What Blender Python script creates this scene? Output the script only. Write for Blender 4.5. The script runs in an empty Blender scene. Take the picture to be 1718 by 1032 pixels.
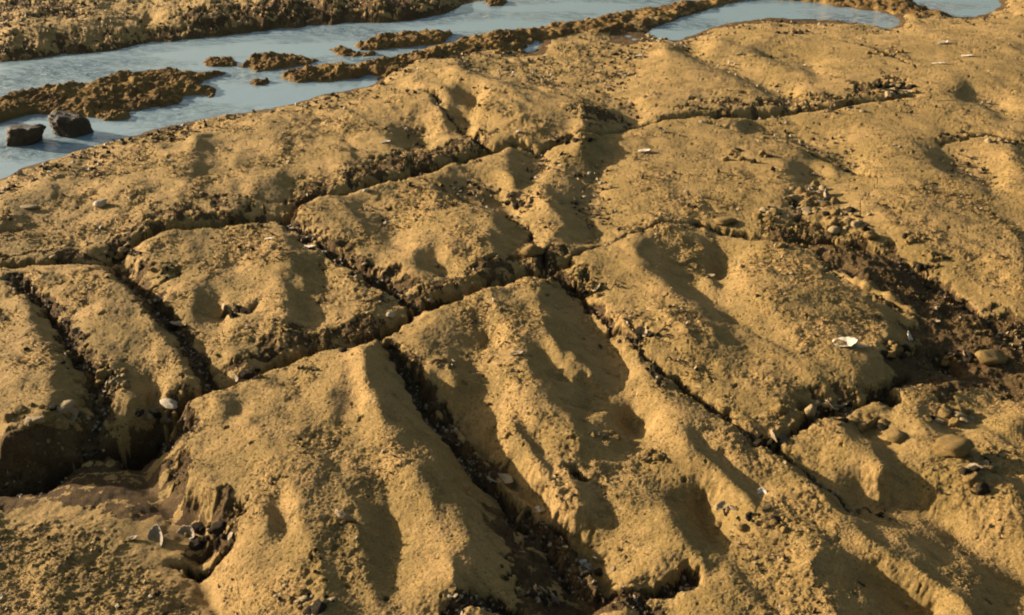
import bpy, bmesh, math, random
import numpy as np
from mathutils import Vector, Matrix

# ------------------------------------------------------------------ camera, sky, sun, exposure
SC = bpy.context.scene
COL = SC.collection
CAM_H, PITCH, FPX, PW, PH = 1.6, math.radians(26.44), 1842.0, 1718, 1032
cd = bpy.data.cameras.new("camera")
cam = bpy.data.objects.new("camera", cd)
COL.objects.link(cam)
cam.location = (0, 0, CAM_H)
cam.rotation_euler = (math.pi / 2 - PITCH, 0, 0)
cd.sensor_width = 36.0
cd.lens = 36.0 * FPX / PW
cd.clip_start, cd.clip_end = 0.05, 1000
SC.camera = cam

SUN_EL, SUN_AZ = math.radians(14.0), math.radians(22)      # azimuth: behind the left edge of the view
SUN_DIR = Vector((-math.cos(SUN_AZ) * math.cos(SUN_EL), math.sin(SUN_AZ) * math.cos(SUN_EL), math.sin(SUN_EL)))
w = bpy.data.worlds.new("World")
SC.world = w
w.use_nodes = True
wn = w.node_tree
sky = wn.nodes.new("ShaderNodeTexSky")
sky.sky_type = 'NISHITA'
sky.sun_disc = False
sky.sun_elevation = SUN_EL
sky.sun_rotation = math.atan2(SUN_DIR.x, SUN_DIR.y)
sky.air_density, sky.dust_density, sky.ozone_density = 1.4, 4.5, 1.5
bg = wn.nodes["Background"]
bg.inputs["Strength"].default_value = 0.06
wn.links.new(sky.outputs[0], bg.inputs[0])
sl = bpy.data.lights.new("sun", 'SUN')
sl.energy = 5.0
sl.angle = math.radians(0.6)
sl.color = (1.0, 0.84, 0.66)
so = bpy.data.objects.new("sun", sl)
COL.objects.link(so)
so.rotation_euler = SUN_DIR.to_track_quat('Z', 'Y').to_euler()
SC.view_settings.view_transform = 'Standard'
SC.view_settings.look = 'None'
SC.view_settings.gamma = 1
SC.view_settings.use_curve_mapping = False
SC.view_settings.exposure = 1.34

SC.cycles.pixel_filter_type = 'BLACKMAN_HARRIS'
SC.cycles.filter_width = 2.0
rnd = random.Random(7)
TANE = math.tan(SUN_EL)

# ------------------------------------------------------------------ pixel <-> ground helpers
CP, SP = math.cos(PITCH), math.sin(PITCH)


def P(px, py, z=0.0):
    dx, dy = (px - PW / 2) / FPX, (PH / 2 - py) / FPX
    vy, vz = CP + dy * SP, -SP + dy * CP
    t = (z - CAM_H) / vz
    return dx * t, vy * t


def plan(x, y):
    """position on the level plan grid (pixels of the level ground)"""
    dep = y * CP + CAM_H * SP
    return PW / 2 + FPX * x / dep, PH / 2 - FPX * (y * SP - CAM_H * CP) / dep


# ------------------------------------------------------------------ numpy noise
_rs = np.random.RandomState(3)
_perm = _rs.permutation(256).astype(np.int32)
_perm = np.concatenate([_perm, _perm, _perm])
_ga = _rs.rand(256) * 2 * math.pi
_gx, _gy = np.cos(_ga).astype(np.float32), np.sin(_ga).astype(np.float32)
_r1, _r2 = _rs.rand(256).astype(np.float32), _rs.rand(256).astype(np.float32)


def _h(ix, iy, k=0):
    return _perm[_perm[(ix + k * 37) & 255] + (iy & 255)]


def perlin(x, y, k=0):
    ix, iy = np.floor(x).astype(np.int32), np.floor(y).astype(np.int32)
    fx, fy = (x - ix).astype(np.float32), (y - iy).astype(np.float32)
    u, v = fx * fx * fx * (fx * (fx * 6 - 15) + 10), fy * fy * fy * (fy * (fy * 6 - 15) + 10)

    def g(ax, ay):
        h = _h(ix + ax, iy + ay, k)
        return _gx[h] * (fx - ax) + _gy[h] * (fy - ay)
    a = g(0, 0) * (1 - u) + g(1, 0) * u
    b = g(0, 1) * (1 - u) + g(1, 1) * u
    return (a * (1 - v) + b * v) * 1.5


def fbm(x, y, s, o=4, k=0, gain=0.5):
    r, a = 0, 1.0
    for i in range(o):
        r = r + a * perlin(x * s + 17.3 * i, y * s - 9.1 * i, k + i)
        s *= 2.03
        a *= gain
    return r


def worley(x, y, s, k=0):
    """distance to nearest and its random id"""
    x, y = x * s, y * s
    ix, iy = np.floor(x).astype(np.int32), np.floor(y).astype(np.int32)
    d1 = np.full(x.shape, 9.0, np.float32)
    idv = np.zeros(x.shape, np.float32)
    for ax in (-1, 0, 1):
        for ay in (-1, 0, 1):
            h = _h(ix + ax, iy + ay, k)
            dd = (ix + ax + _r1[h] - x) ** 2 + (iy + ay + _r2[h] - y) ** 2
            m = dd < d1
            d1 = np.where(m, dd, d1)
            idv = np.where(m, _r1[(h * 7 + 3) & 255], idv)
    return np.sqrt(d1), idv


def sstep(a, b, x):
    t = np.clip((x - a) / (b - a), 0, 1)
    return t * t * (3 - 2 * t)


# ------------------------------------------------------------------ traced relief of the reef
WL = -0.085                       # water level
# shaded flanks: (crest points, foot points, crest height, steepness factor); the flank falls away from the sun
FL = [
    ([(703, 560), (712, 545), (730, 532)], [(770, 607), (835, 584), (790, 552)], 0.01, 1.0),
    ([(895, 480), (906, 515), (913, 557), (944, 598), (972, 622)], [(966, 500), (988, 529), (1007, 570), (1028, 612), (1045, 640)], 0.02, 1.25),
    ([(872, 605), (895, 637), (923, 672), (950, 705), (975, 738)], [(898, 596), (942, 619), (985, 655), (1024, 700), (1075, 742)], 0.02, 1.2),
    ([(1055, 412), (1080, 450), (1105, 480), (1150, 512), (1200, 555)], [(1095, 410), (1135, 450), (1160, 475), (1205, 508), (1240, 540)], 0.02, 0.8),
    ([(690, 430), (700, 462)], [(735, 430), (756, 462)], 0.01, 1.0),
    ([(570, 338), (600, 372), (640, 402)], [(615, 338), (652, 372), (662, 400)], 0.01, 0.9),
    ([(822, 361), (820, 385), (815, 420), (805, 447)], [(868, 380), (880, 410), (872, 438)], 0.015, 1.1),
    ([(716, 308), (770, 337), (818, 358)], [(770, 318), (835, 346), (872, 372)], 0.0, 1.0),
    ([(903, 300), (915, 340), (925, 380), (918, 425)], [(1003, 285), (1000, 330), (988, 372), (1008, 408)], 0.0, 0.95),
    ([(843, 262), (848, 285), (862, 303)], [(912, 272), (912, 290), (895, 302)], 0.0, 1.0),
    ([(468, 382), (476, 410), (472, 450), (468, 500), (482, 560)], [(500, 415), (545, 448), (545, 480), (534, 530), (520, 572)], 0.015, 1.05),
    ([(315, 478), (312, 520)], [(372, 500), (378, 548)], 0.0, 0.95),
    ([(172, 452), (222, 487), (256, 535), (288, 577), (306, 620)], [(200, 458), (252, 500), (290, 545), (338, 600), (385, 655)], 0.02, 1.55),
    ([(30, 495), (58, 555), (84, 600), (84, 655), (66, 700)], [(66, 500), (105, 555), (135, 610), (165, 655), (150, 705)], 0.01, 1.0),
    ([(605, 590), (610, 620), (620, 660), (640, 705), (664, 745), (690, 785), (720, 835), (745, 885), (757, 945), (770, 1000), (772, 1040)],
     [(648, 588), (693, 640), (735, 690), (790, 745), (822, 790), (860, 838), (905, 875), (940, 915), (970, 950), (1000, 985), (1030, 1040)], 0.045, 1.6),
    ([(592, 893), (604, 950), (622, 1012)], [(655, 872), (655, 935), (668, 1000)], 0.02, 0.9),
    ([(440, 850), (446, 888)], [(474, 845), (484, 890)], 0.02, 1.0),
    ([(358, 668), (362, 700)], [(400, 660), (405, 702)], 0.01, 1.0),
    ([(545, 650), (550, 700)], [(590, 640), (600, 690)], 0.03, 0.7),
    ([(1398, 866), (1435, 890), (1502, 933), (1560, 972), (1615, 1003), (1640, 1045)], [(1432, 843), (1500, 853), (1568, 867), (1618, 912), (1684, 948), (1740, 995)], 0.02, 1.3),
    ([(1359, 932), (1369, 969), (1390, 1000), (1408, 1045)], [(1385, 920), (1412, 946), (1495, 993), (1560, 1040)], 0.03, 1.3),
    ([(1411, 728), (1448, 752), (1480, 790)], [(1440, 728), (1490, 745), (1508, 780)], 0.015, 1.2),
    ([(1110, 868), (1140, 900), (1180, 938)], [(1128, 842), (1182, 862), (1208, 905)], 0.01, 1.3),
    ([(1112, 78), (1184, 117), (1254, 146), (1306, 172)], [(1124, 77), (1197, 112), (1272, 143), (1330, 172)], 0.0, 1.0),
    ([(1205, 68), (1280, 101), (1355, 123)], [(1215, 67), (1293, 98), (1370, 118)], 0.0, 0.7),
    ([(1240, 226), (1300, 240), (1345, 258), (1390, 280)], [(1262, 222), (1330, 234), (1378, 251), (1432, 285)], 0.0, 1.0),
    ([(1318, 272), (1316, 322)], [(1365, 268), (1385, 300)], 0.0, 1.1),
    ([(1568, 284), (1650, 316)], [(1585, 284), (1668, 314)], 0.0, 0.9),
    ([(1612, 172), (1670, 192)], [(1624, 171), (1684, 190)], 0.0, 0.7),
    ([(1690, 255), (1718, 290)], [(1716, 250), (1745, 285)], 0.0, 0.9),
    ([(760, 112), (790, 128), (840, 142), (905, 157), (968, 166), (978, 195), (972, 222)], [(778, 107), (812, 122), (862, 136), (930, 150), (1030, 168), (1075, 195), (1015, 230)], 0.06, 1.3),
    ([(733, 165), (736, 200)], [(798, 180), (785, 232)], 0.01, 0.9),
    ([(326, 215), (322, 262), (300, 315)], [(370, 225), (356, 258), (345, 300)], 0.02, 0.9),
    ([(385, 345), (420, 320), (468, 292)], [(430, 368), (485, 345), (500, 322)], 0.0, 0.85),
    ([(0, 338), (45, 325)], [(95, 345), (120, 322)], 0.0, 0.8),
    ([(1180, 470), (1192, 474)], [(1210, 466), (1212, 472)], 0.0, 1.2),
    ([(955, 790), (960, 850)], [(1015, 795), (1008, 848)], 0.01, 1.3),
    ([(1150, 742), (1200, 790), (1262, 842)], [(1172, 735), (1228, 785), (1290, 835)], 0.01, 1.1),
    ([(1318, 770), (1350, 800), (1392, 838)], [(1336, 762), (1372, 792), (1412, 828)], 0.01, 1.1),
    ([(1540, 700), (1600, 742), (1650, 790)], [(1560, 692), (1622, 734), (1672, 782)], 0.01, 1.0),
    ([(1480, 560), (1440, 620)], [(1510, 570), (1500, 625)], 0.0, 1.0),
    ([(850, 700), (900, 770), (940, 840)], [(872, 692), (922, 762), (960, 830)], 0.01, 0.9),
    ([(735, 610), (760, 640)], [(790, 612), (800, 640)], 0.0, 0.8),
    ([(1035, 985), (1040, 1040)], [(1100, 985), (1125, 1040)], 0.0, 1.0),
    ([(985, 690), (1000, 720), (1030, 735)], [(1020, 682), (1048, 705), (1078, 725)], 0.0, 0.8),
    ([(140, 30), (190, 38)], [(190, 22), (260, 36)], 0.03, 0.7),
    ([(1560, 640), (1600, 700)], [(1640, 640), (1680, 690)], -0.02, 0.6),
    ([(650, 240), (670, 250)], [(700, 238), (720, 246)], 0.0, 0.8),
]
# rest lines at a given height: ((px, py, height) ...)
RL = [
    # lit shoulders right behind the cracks, so slabs stand up with a crisp edge
    [(345, 668, 0.0), (306, 712, 0.0), (304, 760, 0.0), (342, 812, -0.005), (400, 850, -0.01), (400, 930, -0.01), (432, 1000, -0.01), (440, 1060, -0.01)],
    [(420, 700, 0.02), (470, 780, 0.035), (520, 900, 0.035), (545, 1032, 0.03)],
    [(345, 655, 0.0), (420, 635, 0.0), (500, 608, 0.005), (600, 585, 0.0)],
    [(655, 560, 0.0), (700, 620, 0.0), (760, 690, 0.0), (830, 760, 0.0), (900, 830, 0.0), (960, 900, 0.0), (1010, 960, 0.0), (1090, 985, 0.0)],
    [(660, 548, 0.0), (720, 522, 0.0), (800, 492, 0.0), (870, 472, 0.0)],
    [(830, 520, 0.01), (860, 560, 0.01), (860, 640, 0.01), (900, 720, 0.01), (960, 800, 0.01)],
    [(950, 468, 0.0), (1000, 440, 0.0), (1060, 405, 0.0), (1120, 385, -0.005)],
    [(1000, 500, 0.0), (1060, 560, 0.0), (1120, 610, 0.0), (1180, 660, 0.0), (1260, 710, 0.0), (1330, 760, 0.0)],
    [(1060, 600, 0.0), (1130, 680, 0.0), (1210, 750, 0.0), (1290, 820, 0.0), (1370, 880, 0.0)],
    [(1250, 450, 0.01), (1330, 500, 0.015), (1400, 560, 0.01), (1450, 640, 0.0)],
    [(490, 352, 0.0), (560, 325, 0.0), (640, 310, 0.0), (700, 300, 0.0)],
    [(500, 372, 0.0), (560, 412, 0.0), (620, 450, 0.0), (700, 500, 0.0)],
    [(700, 400, 0.015), (760, 420, 0.02), (770, 370, 0.02)],
    [(710, 498, 0.0), (780, 480, -0.005), (850, 460, -0.01)],
    [(240, 400, 0.0), (300, 392, 0.0), (380, 382, 0.0), (450, 378, 0.0)],
    [(235, 420, 0.0), (280, 470, -0.01), (330, 470, 0.0), (400, 520, 0.0), (380, 590, 0.0), (420, 612, -0.01)],
    [(70, 460, 0.0), (90, 490, 0.0), (120, 560, 0.0), (170, 620, 0.0), (215, 670, -0.01), (280, 650, 0.0)],
    [(-60, 810, -0.10), (0, 802, -0.10), (100, 795, -0.10), (200, 775, -0.105), (285, 752, -0.11)],
    [(0, 870, -0.08), (80, 865, -0.08), (200, 850, -0.085), (260, 865, -0.10)],
    [(0, 960, -0.05), (120, 940, -0.055), (240, 940, -0.08), (330, 980, -0.09)],
    [(270, 705, -0.12), (235, 765, -0.125), (255, 835, -0.11), (300, 880, -0.115), (345, 905, -0.12), (335, 965, -0.10), (370, 1050, -0.09)],
    [(0, 730, 0.0), (60, 715, -0.01), (120, 705, -0.02)],
    # right basin
    [(1480, 430, -0.035), (1560, 480, -0.05), (1640, 530, -0.055), (1718, 560, -0.06), (1800, 590, -0.06)],
    [(1500, 590, -0.06), (1560, 630, -0.07), (1640, 640, -0.07), (1718, 670, -0.06)],
    [(1560, 560, -0.06), (1640, 580, -0.06), (1718, 610, -0.06)],
    [(1440, 330, 0.015), (1500, 370, 0.02), (1580, 410, 0.01), (1660, 450, 0.0), (1718, 480, 0.0)],
    [(1520, 660, -0.02), (1600, 740, 0.0), (1718, 700, 0.0)],
    [(1520, 330, 0.025), (1620, 370, 0.03), (1718, 420, 0.02)],
    [(1380, 710, 0.0), (1460, 745, 0.0), (1560, 785, 0.0), (1660, 825, 0.0), (1718, 850, 0.0)],
    
    # far part
    [(690, 125, 0.02), (740, 145, 0.04), (810, 175, 0.05), (880, 190, 0.06), (940, 195, 0.06)], [(700, 160, 0.0), (800, 225, 0.0), (850, 238, 0.0), (900, 240, 0.0), (960, 232, 0.0)],
    [(1000, 240, 0.0), (1080, 220, 0.0), (1160, 215, 0.0), (1220, 222, 0.0)],
    [(1080, 160, 0.0), (1160, 180, 0.0), (1260, 182, 0.0)],
    [(1340, 165, 0.005), (1420, 165, 0.005), (1480, 150, 0.0)],
    [(1440, 200, 0.0), (1560, 180, 0.0), (1718, 230, 0.0)],
    [(1120, 100, 0.0), (1300, 60, 0.0), (1450, 70, 0.0), (1600, 60, 0.0), (1718, 60, 0.0)],
    [(1580, 120, 0.01), (1718, 130, 0.01)],
    [(530, 300, 0.0), (600, 290, 0.0), (700, 260, 0.0), (790, 240, 0.0)],
    [(200, 280, -0.01), (260, 300, 0.0), (230, 340, -0.01)],
    [(0, 400, -0.03), (80, 400, -0.03), (200, 385, -0.03)],
    [(450, 240, -0.01), (540, 200, -0.01), (640, 180, -0.01)],
    [(50, 300, -0.05), (150, 262, -0.05), (260, 240, -0.03), (400, 210, -0.03), (520, 185, -0.03)],
    [(0, 60, 0.02), (100, 50, 0.02), (250, 30, 0.02), (450, 15, 0.03), (640, 5, 0.03)],
    [(0, 10, 0.03), (200, -10, 0.03), (400, -40, 0.03), (700, -60, 0.02)],
    [(0, 92, 0.0), (100, 78, 0.0), (190, 70, 0.01), (300, 50, 0.0), (380, 45, 0.01), (500, 22, 0.02), (620, 12, 0.02), (700, 5, 0.0), (760, -4, 0.0)],
    [(1000, 40, -0.05), (1080, 28, -0.05), (1160, 15, -0.05), (1230, -2, -0.05)],
    [(1530, 20, -0.05), (1480, 8, -0.05), (1400, 0, -0.05)],
]
# joints: (points px, half width m, depth m)
CR = [
    ([(-60, 790), (0, 770), (70, 752), (140, 725), (220, 705), (300, 675), (345, 655), (410, 636), (440, 620), (500, 600), (560, 586), (615, 575), (642, 562)], 0.028, 0.10),
    ([(642, 562), (655, 545), (700, 520), (760, 504), (820, 482), (875, 462), (925, 455), (945, 445)], 0.025, 0.10),
    ([(945, 445), (1000, 415), (1060, 395), (1110, 377), (1170, 372)], 0.010, 0.03),
    ([(1170, 372), (1230, 385), (1280, 395), (1340, 402), (1400, 405), (1450, 415)], 0.03, 0.05),
    ([(-60, 448), (0, 445), (70, 441), (150, 432), (205, 412), (265, 388), (350, 377), (440, 367), (478, 358), (520, 332), (580, 320), (650, 302), (700, 287), (760, 271), (828, 254)], 0.024, 0.09),
    ([(828, 254), (860, 245), (905, 252), (950, 245), (1000, 233), (1060, 212), (1120, 201)], 0.014, 0.05),
    ([(1120, 201), (1170, 198), (1220, 196), (1280, 190), (1340, 184), (1400, 182), (1460, 172), (1525, 165)], 0.024, 0.07),
    ([(478, 365), (520, 403), (570, 436), (620, 466), (660, 492), (698, 514)], 0.034, 0.05),
    ([(642, 575), (690, 640), (733, 690), (792, 745), (830, 795), (870, 845), (920, 872), (955, 925), (1000, 975), (1050, 1002), (1100, 1045)], 0.028, 0.035),
    ([(930, 462), (960, 475), (1000, 518), (1055, 568), (1105, 615), (1155, 652), (1230, 712), (1290, 752), (1370, 800), (1440, 852)], 0.016, 0.03),
    ([(190, 440), (230, 480), (268, 520), (300, 556), (332, 605), (352, 648)], 0.030, 0.03),
    ([(20, 465), (70, 508), (108, 560), (145, 620), (172, 660), (140, 720)], 0.030, 0.026),
    ([(690, 155), (728, 165), (738, 185), (765, 210), (800, 235), (830, 255)], 0.014, 0.04),
    ([(715, 300), (775, 328), (838, 350), (880, 378), (905, 430), (925, 455)], 0.012, 0.035),
    ([(1190, 212), (1255, 226), (1315, 236), (1365, 252), (1405, 272), (1450, 292), (1480, 300)], 0.012, 0.04),
    ([(1290, 750), (1340, 715), (1400, 680), (1470, 665), (1520, 620)], 0.022, 0.05),
    ([(1450, 415), (1520, 440), (1600, 480), (1718, 560)], 0.02, 0.02),
    ([(940, 470), (1000, 488)], 0.022, 0.05),
        ([(1095, 620), (1110, 650)], 0.01, 0.0),
    ([(1120, 995), (1165, 960)], 0.018, 0.05),
    ([(760, 1040), (800, 1022), (830, 1030)], 0.03, 0.07),
    ([(230, 490), (290, 470), (300, 455)], 0.008, 0.015),
    ([(1580, 240), (1650, 228), (1700, 240), (1780, 262)], 0.010, 0.025),
    ([(1540, 120), (1480, 90), (1420, 72)], 0.006, 0.01),
    ([(380, 522), (410, 530), (430, 520)], 0.014, 0.03),
    ([(0, 385), (30, 380)], 0.02, 0.03),
    ([(215, 718), (255, 708), (300, 705)], 0.05, 0.07), ([(0, 772), (60, 760)], 0.05, 0.05), ([(1270, 742), (1300, 748)], 0.028, 0.08),
    ([(1365, 685), (1405, 682)], 0.035, 0.09), ([(945, 478), (985, 486)], 0.022, 0.06), ([(1060, 552), (1078, 570)], 0.012, 0.04),
    ([(1140, 640), (1165, 665)], 0.016, 0.05), ([(1470, 655), (1500, 668)], 0.025, 0.06), ([(1585, 575), (1610, 600)], 0.03, 0.05),
    ([(330, 885), (402, 856)], 0.016, 0.04), ([(290, 915), (380, 908)], 0.016, 0.03), ([(668, 560), (682, 564)], 0.009, 0.03), ([(1480, 150), (1515, 150)], 0.04, 0.05),
    ([(1195, 198), (1225, 196)], 0.03, 0.05), ([(1330, 330), (1345, 372)], 0.03, 0.03), ([(1630, 790), (1660, 800)], 0.012, 0.03),
    ([(960, 788), (968, 800)], 0.010, 0.035), ([(1210, 690), (1235, 715)], 0.010, 0.04), ([(1100, 985), (1160, 965)], 0.03, 0.05),
    ([(395, 850), (412, 862)], 0.012, 0.03),
]
# only for telling slabs apart where the joint is silted up
VL = [
    [(1450, 415), (1600, 480), (1718, 560), (2400, 660)], [(1100, 1045), (1130, 1400)], [(1440, 852), (1718, 1020), (2200, 1300)],
    [(690, 155), (655, 120), (640, 100)], [(1480, 300), (1560, 300), (1718, 350), (2400, 520)], [(1525, 165), (1718, 190), (2400, 260)],
    [(1520, 620), (1640, 690), (1718, 740), (2400, 940)], [(1170, 372), (1110, 377)], [(-60, 790), (-600, 920)], [(-60, 448), (-600, 530)],
    [(20, 465), (-10, 448)], [(1450, 415), (1440, 350), (1480, 300)], [(1520, 620), (1500, 520), (1450, 415)], [(500, 1500), (440, 1230), (400, 1000), (395, 890), (330, 800), (300, 700), (300, 675)],
    [(1190, 212), (1170, 198)], [(190, 440), (205, 412)], [(345, 655), (352, 648)], [(698, 514), (710, 516)], [(1060, 62), (1118, 80), (1184, 117), (1254, 146), (1306, 172), (1320, 186)], [(1560, 20), (1520, 60), (1525, 165)],
    [(700, 287), (715, 300)], [(250, 200), (290, 300), (265, 388)],
]
# water outlines
WP = [
    [(-200, 120), (0, 106), (60, 100), (110, 92), (180, 88), (230, 76), (300, 68), (390, 58), (440, 50), (510, 42), (560, 38), (620, 35), (680, 36), (730, 25), (770, 13), (830, 4), (880, -20), (1000, -60), (1300, -100),
     (1500, -40), (1350, -12), (1200, -1), (1160, 7), (1110, 15), (1050, 23), (1000, 33), (930, 43), (880, 51), (820, 59), (765, 64), (757, 74), (735, 86), (700, 94), (660, 101), (600, 112), (540, 116), (480, 122), (470, 131), (520, 139), (590, 133), (625, 127), (642, 130), (640, 138), (580, 149), (530, 158), (500, 170), (440, 182), (385, 189), (330, 198), (260, 213),
     (215, 228), (160, 241), (100, 262), (40, 277), (0, 296), (-60, 325), (-300, 420), (-400, 300)],
    [(1020, 63), (1060, 64), (1085, 58), (1130, 64), (1170, 53), (1200, 41), (1240, 31), (1290, 26), (1340, 27), (1400, 30), (1450, 36), (1490, 46), (1512, 48), (1515, 30), (1470, 20), (1420, 15), (1370, 8), (1300, 2), (1240, 5), (1180, 19), (1140, 31), (1110, 43), (1070, 56)],
    [(863, 76), (880, 70), (910, 70), (912, 80), (880, 85)],
    [(1525, -3), (1560, 15), (1600, 26), (1640, 23), (1690, 9), (1640, -6), (1600, -20), (1550, -20)],
]

# ---- coarse solve of the relief on the plan grid
GX0, GX1, GY0, GY1, GS = -420, 2140, -200, 1260, 5.0
NX, NY = int((GX1 - GX0) / GS) + 1, int((GY1 - GY0) / GS) + 1


def world_of_plan(qx, qy):
    dx, dy = (qx - PW / 2) / FPX, (PH / 2 - qy) / FPX
    t = -CAM_H / (-SP + dy * CP)
    return dx * t, (CP + dy * SP) * t


cv = np.zeros((NY, NX))
cw = np.zeros((NY, NX))


def put(x, y, z):
    qx, qy = plan(x, y)
    i, j = int(round((qy - GY0) / GS)), int(round((qx - GX0) / GS))
    if 0 <= i < NY and 0 <= j < NX:
        cv[i, j] += z
        cw[i, j] += 1


def line3(pts):
    for (a, b) in zip(pts[:-1], pts[1:]):
        qa, qb = plan(a[0], a[1]), plan(b[0], b[1])
        n = max(2, int(math.hypot(qa[0] - qb[0], qa[1] - qb[1]) / 2.5))
        for k in range(n + 1):
            t = k / n
            put(*[a[c] * (1 - t) + b[c] * t for c in range(3)])


def resample(pts, n):
    d = [0]
    for a, b in zip(pts[:-1], pts[1:]):
        d.append(d[-1] + math.hypot(a[0] - b[0], a[1] - b[1]))
    out = []
    for k in range(n):
        s = d[-1] * k / (n - 1)
        for i in range(len(d) - 1):
            if s <= d[i + 1] + 1e-9:
                t = (s - d[i]) / max(d[i + 1] - d[i], 1e-9)
                out.append(tuple(pts[i][c] * (1 - t) + pts[i + 1][c] * t for c in range(len(pts[0]))))
                break
    return out


for crest, foot, h0, st in FL:
    n = 12
    C_, F_ = resample(crest, n), resample(foot, n)
    cl, fl = [], []
    if h0 == 0.06:
        st = 1.51
    W0 = [P(a[0], a[1], h0) for a in C_]
    for i_, (a, b) in enumerate(zip(C_, F_)):
        x0, y0 = W0[i_]
        p_, q_ = W0[max(i_ - 2, 0)], W0[min(i_ + 2, n - 1)]
        tx, ty = q_[0] - p_[0], q_[1] - p_[1]
        tl = math.hypot(tx, ty)
        tx, ty = tx / tl, ty / tl
        cross = abs(math.cos(SUN_AZ) * ty + math.sin(SUN_AZ) * tx)       # light crossing the crest
        z = h0 - 0.04
        for _ in range(8):
            x1, y1 = P(b[0], b[1], z)
            wd_ = abs((x1 - x0) * ty - (y1 - y0) * tx)
            dd = wd_ / max(cross, 0.4)
            z = max(0.5 * z + 0.5 * (h0 - max(dd, 0.01) * TANE * st * 1.1), h0 - (0.12 if st < 1.5 else 0.16))
        z = max(z, h0 - ((0.095 if y0 < 4.2 else 0.06) if st < 1.5 else (0.11 if h0 == 0.06 else 0.15)))
        x1, y1 = P(b[0], b[1], z)
        cl.append((x0, y0, h0))
        fl.append((x1, y1, z))
    line3(cl)
    line3(fl)
    for t in (0.14, 0.28, 0.42, 0.56, 0.7, 0.85):
        tt = t * t * (3 - 2 * t) * 0.5 + t * 0.5
        line3([(a[0] * (1 - t) + b[0] * t, a[1] * (1 - t) + b[1] * t, a[2] * (1 - tt) + b[2] * tt) for a, b in zip(cl, fl)])
for r in RL:
    line3([(*P(a[0], a[1], a[2]), a[2]) for a in r])


def in_poly(x, y, poly):
    ins = np.zeros(x.shape, bool)
    n = len(poly)
    for i in range(n):
        x0, y0 = poly[i]
        x1, y1 = poly[(i + 1) % n]
        if y0 == y1:
            continue
        c = (y0 > y) != (y1 > y)
        ins ^= c & (x < (x1 - x0) * (y - y0) / (y1 - y0) + x0)
    return ins


def seg_dist(x, y, pts):
    """distance to a polyline, in the unit of the points"""
    d = np.full(x.shape, 1e9)
    for (a, b) in zip(pts[:-1], pts[1:]):
        bx, by = b[0] - a[0], b[1] - a[1]
        t = np.clip(((x - a[0]) * bx + (y - a[1]) * by) / max(bx * bx + by * by, 1e-12), 0, 1)
        d = np.minimum(d, (x - a[0] - t * bx) ** 2 + (y - a[1] - t * by) ** 2)
    return np.sqrt(d)


WPW = [[P(a, b, WL) for a, b in poly] for poly in WP]
for poly in WPW:
    line3([(x, y, WL) for x, y in poly + poly[:1]])
free = cw == 0
cval = np.where(free, 0, cv / np.maximum(cw, 1))
QX, QY = np.meshgrid(GX0 + GS * np.arange(NX), GY0 + GS * np.arange(NY))
LX, LY = world_of_plan(QX, QY)
inw = np.zeros(LX.shape, bool)
for poly in WPW:
    m = in_poly(LX, LY, poly)
    d = seg_dist(LX, LY, poly + poly[:1])
    inw |= m
    mm = m & (d > 0.05)
    free &= ~mm
    cval[mm] = np.maximum(WL - 0.012 - d[mm] * 0.35, WL - 0.07)
base = -0.012 * np.ones(LX.shape)


def solve():
    z = None
    levels = [8, 4, 2, 1]
    for lv in levels:
        f = free[::lv, ::lv]
        # coarse constraints by averaging within blocks
        ny, nx = f.shape
        if lv > 1:
            S, Wt = np.zeros((ny, nx)), np.zeros((ny, nx))
            ii, jj = np.nonzero(~free)
            bi, bj = np.minimum(np.round(ii / lv).astype(int), ny - 1), np.minimum(np.round(jj / lv).astype(int), nx - 1)
            np.add.at(S, (bi, bj), cval[ii, jj])
            np.add.at(Wt, (bi, bj), 1)
            f = Wt == 0
            c = S / np.maximum(Wt, 1)
        else:
            c = cval
        b = base[::lv, ::lv]
        if z is None:
            z = b.copy()
        else:
            z = np.repeat(np.repeat(z, 2, 0), 2, 1)[:ny, :nx]
            if z.shape != (ny, nx):
                z = np.pad(z, ((0, ny - z.shape[0]), (0, nx - z.shape[1])), mode='edge')
        k = 0.0015 * lv * lv
        z = np.where(f, z, c)
        for it in range(160):
            p = np.pad(z, 1, mode='edge')
            av = (p[:-2, 1:-1] + p[2:, 1:-1] + p[1:-1, :-2] + p[1:-1, 2:] + k * b) / (4 + k)
            z = np.where(f, av, c)
    return z


Z0 = solve()


def blur(a, n):
    for _ in range(n):
        p = np.pad(a, 1, mode='edge')
        a = (p[:-2, 1:-1] + p[2:, 1:-1] + 2 * a) / 4
        p = np.pad(a, 1, mode='edge')
        a = (p[1:-1, :-2] + p[1:-1, 2:] + 2 * a) / 4
    return a


Z0 = blur(Z0, 3)
WET = blur(inw.astype(float), 2)

# ---- slab labels by flooding between the joints
bar = np.zeros((NY, NX), bool)
for pts, hw, dp in CR[:18]:
    q = [plan(*P(a, b, -0.02)) for a, b in pts]
    bar |= seg_dist(QX, QY, q) < 5.5
for pts in VL:
    bar |= seg_dist(QX, QY, [plan(*P(a, b, -0.02)) for a, b in pts]) < 5.5
bar |= inw
lab = np.zeros((NY, NX), np.int32)
nlab = 0
todo = ~bar
while True:
    idx = np.argwhere(todo & (lab == 0))
    if len(idx) == 0:
        break
    nlab += 1
    st_ = [tuple(idx[0])]
    lab[st_[0]] = nlab
    while st_:
        i, j = st_.pop()
        for a, b in ((i + 1, j), (i - 1, j), (i, j + 1), (i, j - 1)):
            if 0 <= a < NY and 0 <= b < NX and todo[a, b] and lab[a, b] == 0:
                lab[a, b] = nlab
                st_.append((a, b))
sizes = np.bincount(lab.ravel(), minlength=nlab + 1)
for l in range(1, nlab + 1):
    if sizes[l] < 60:
        lab[lab == l] = 0
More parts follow.
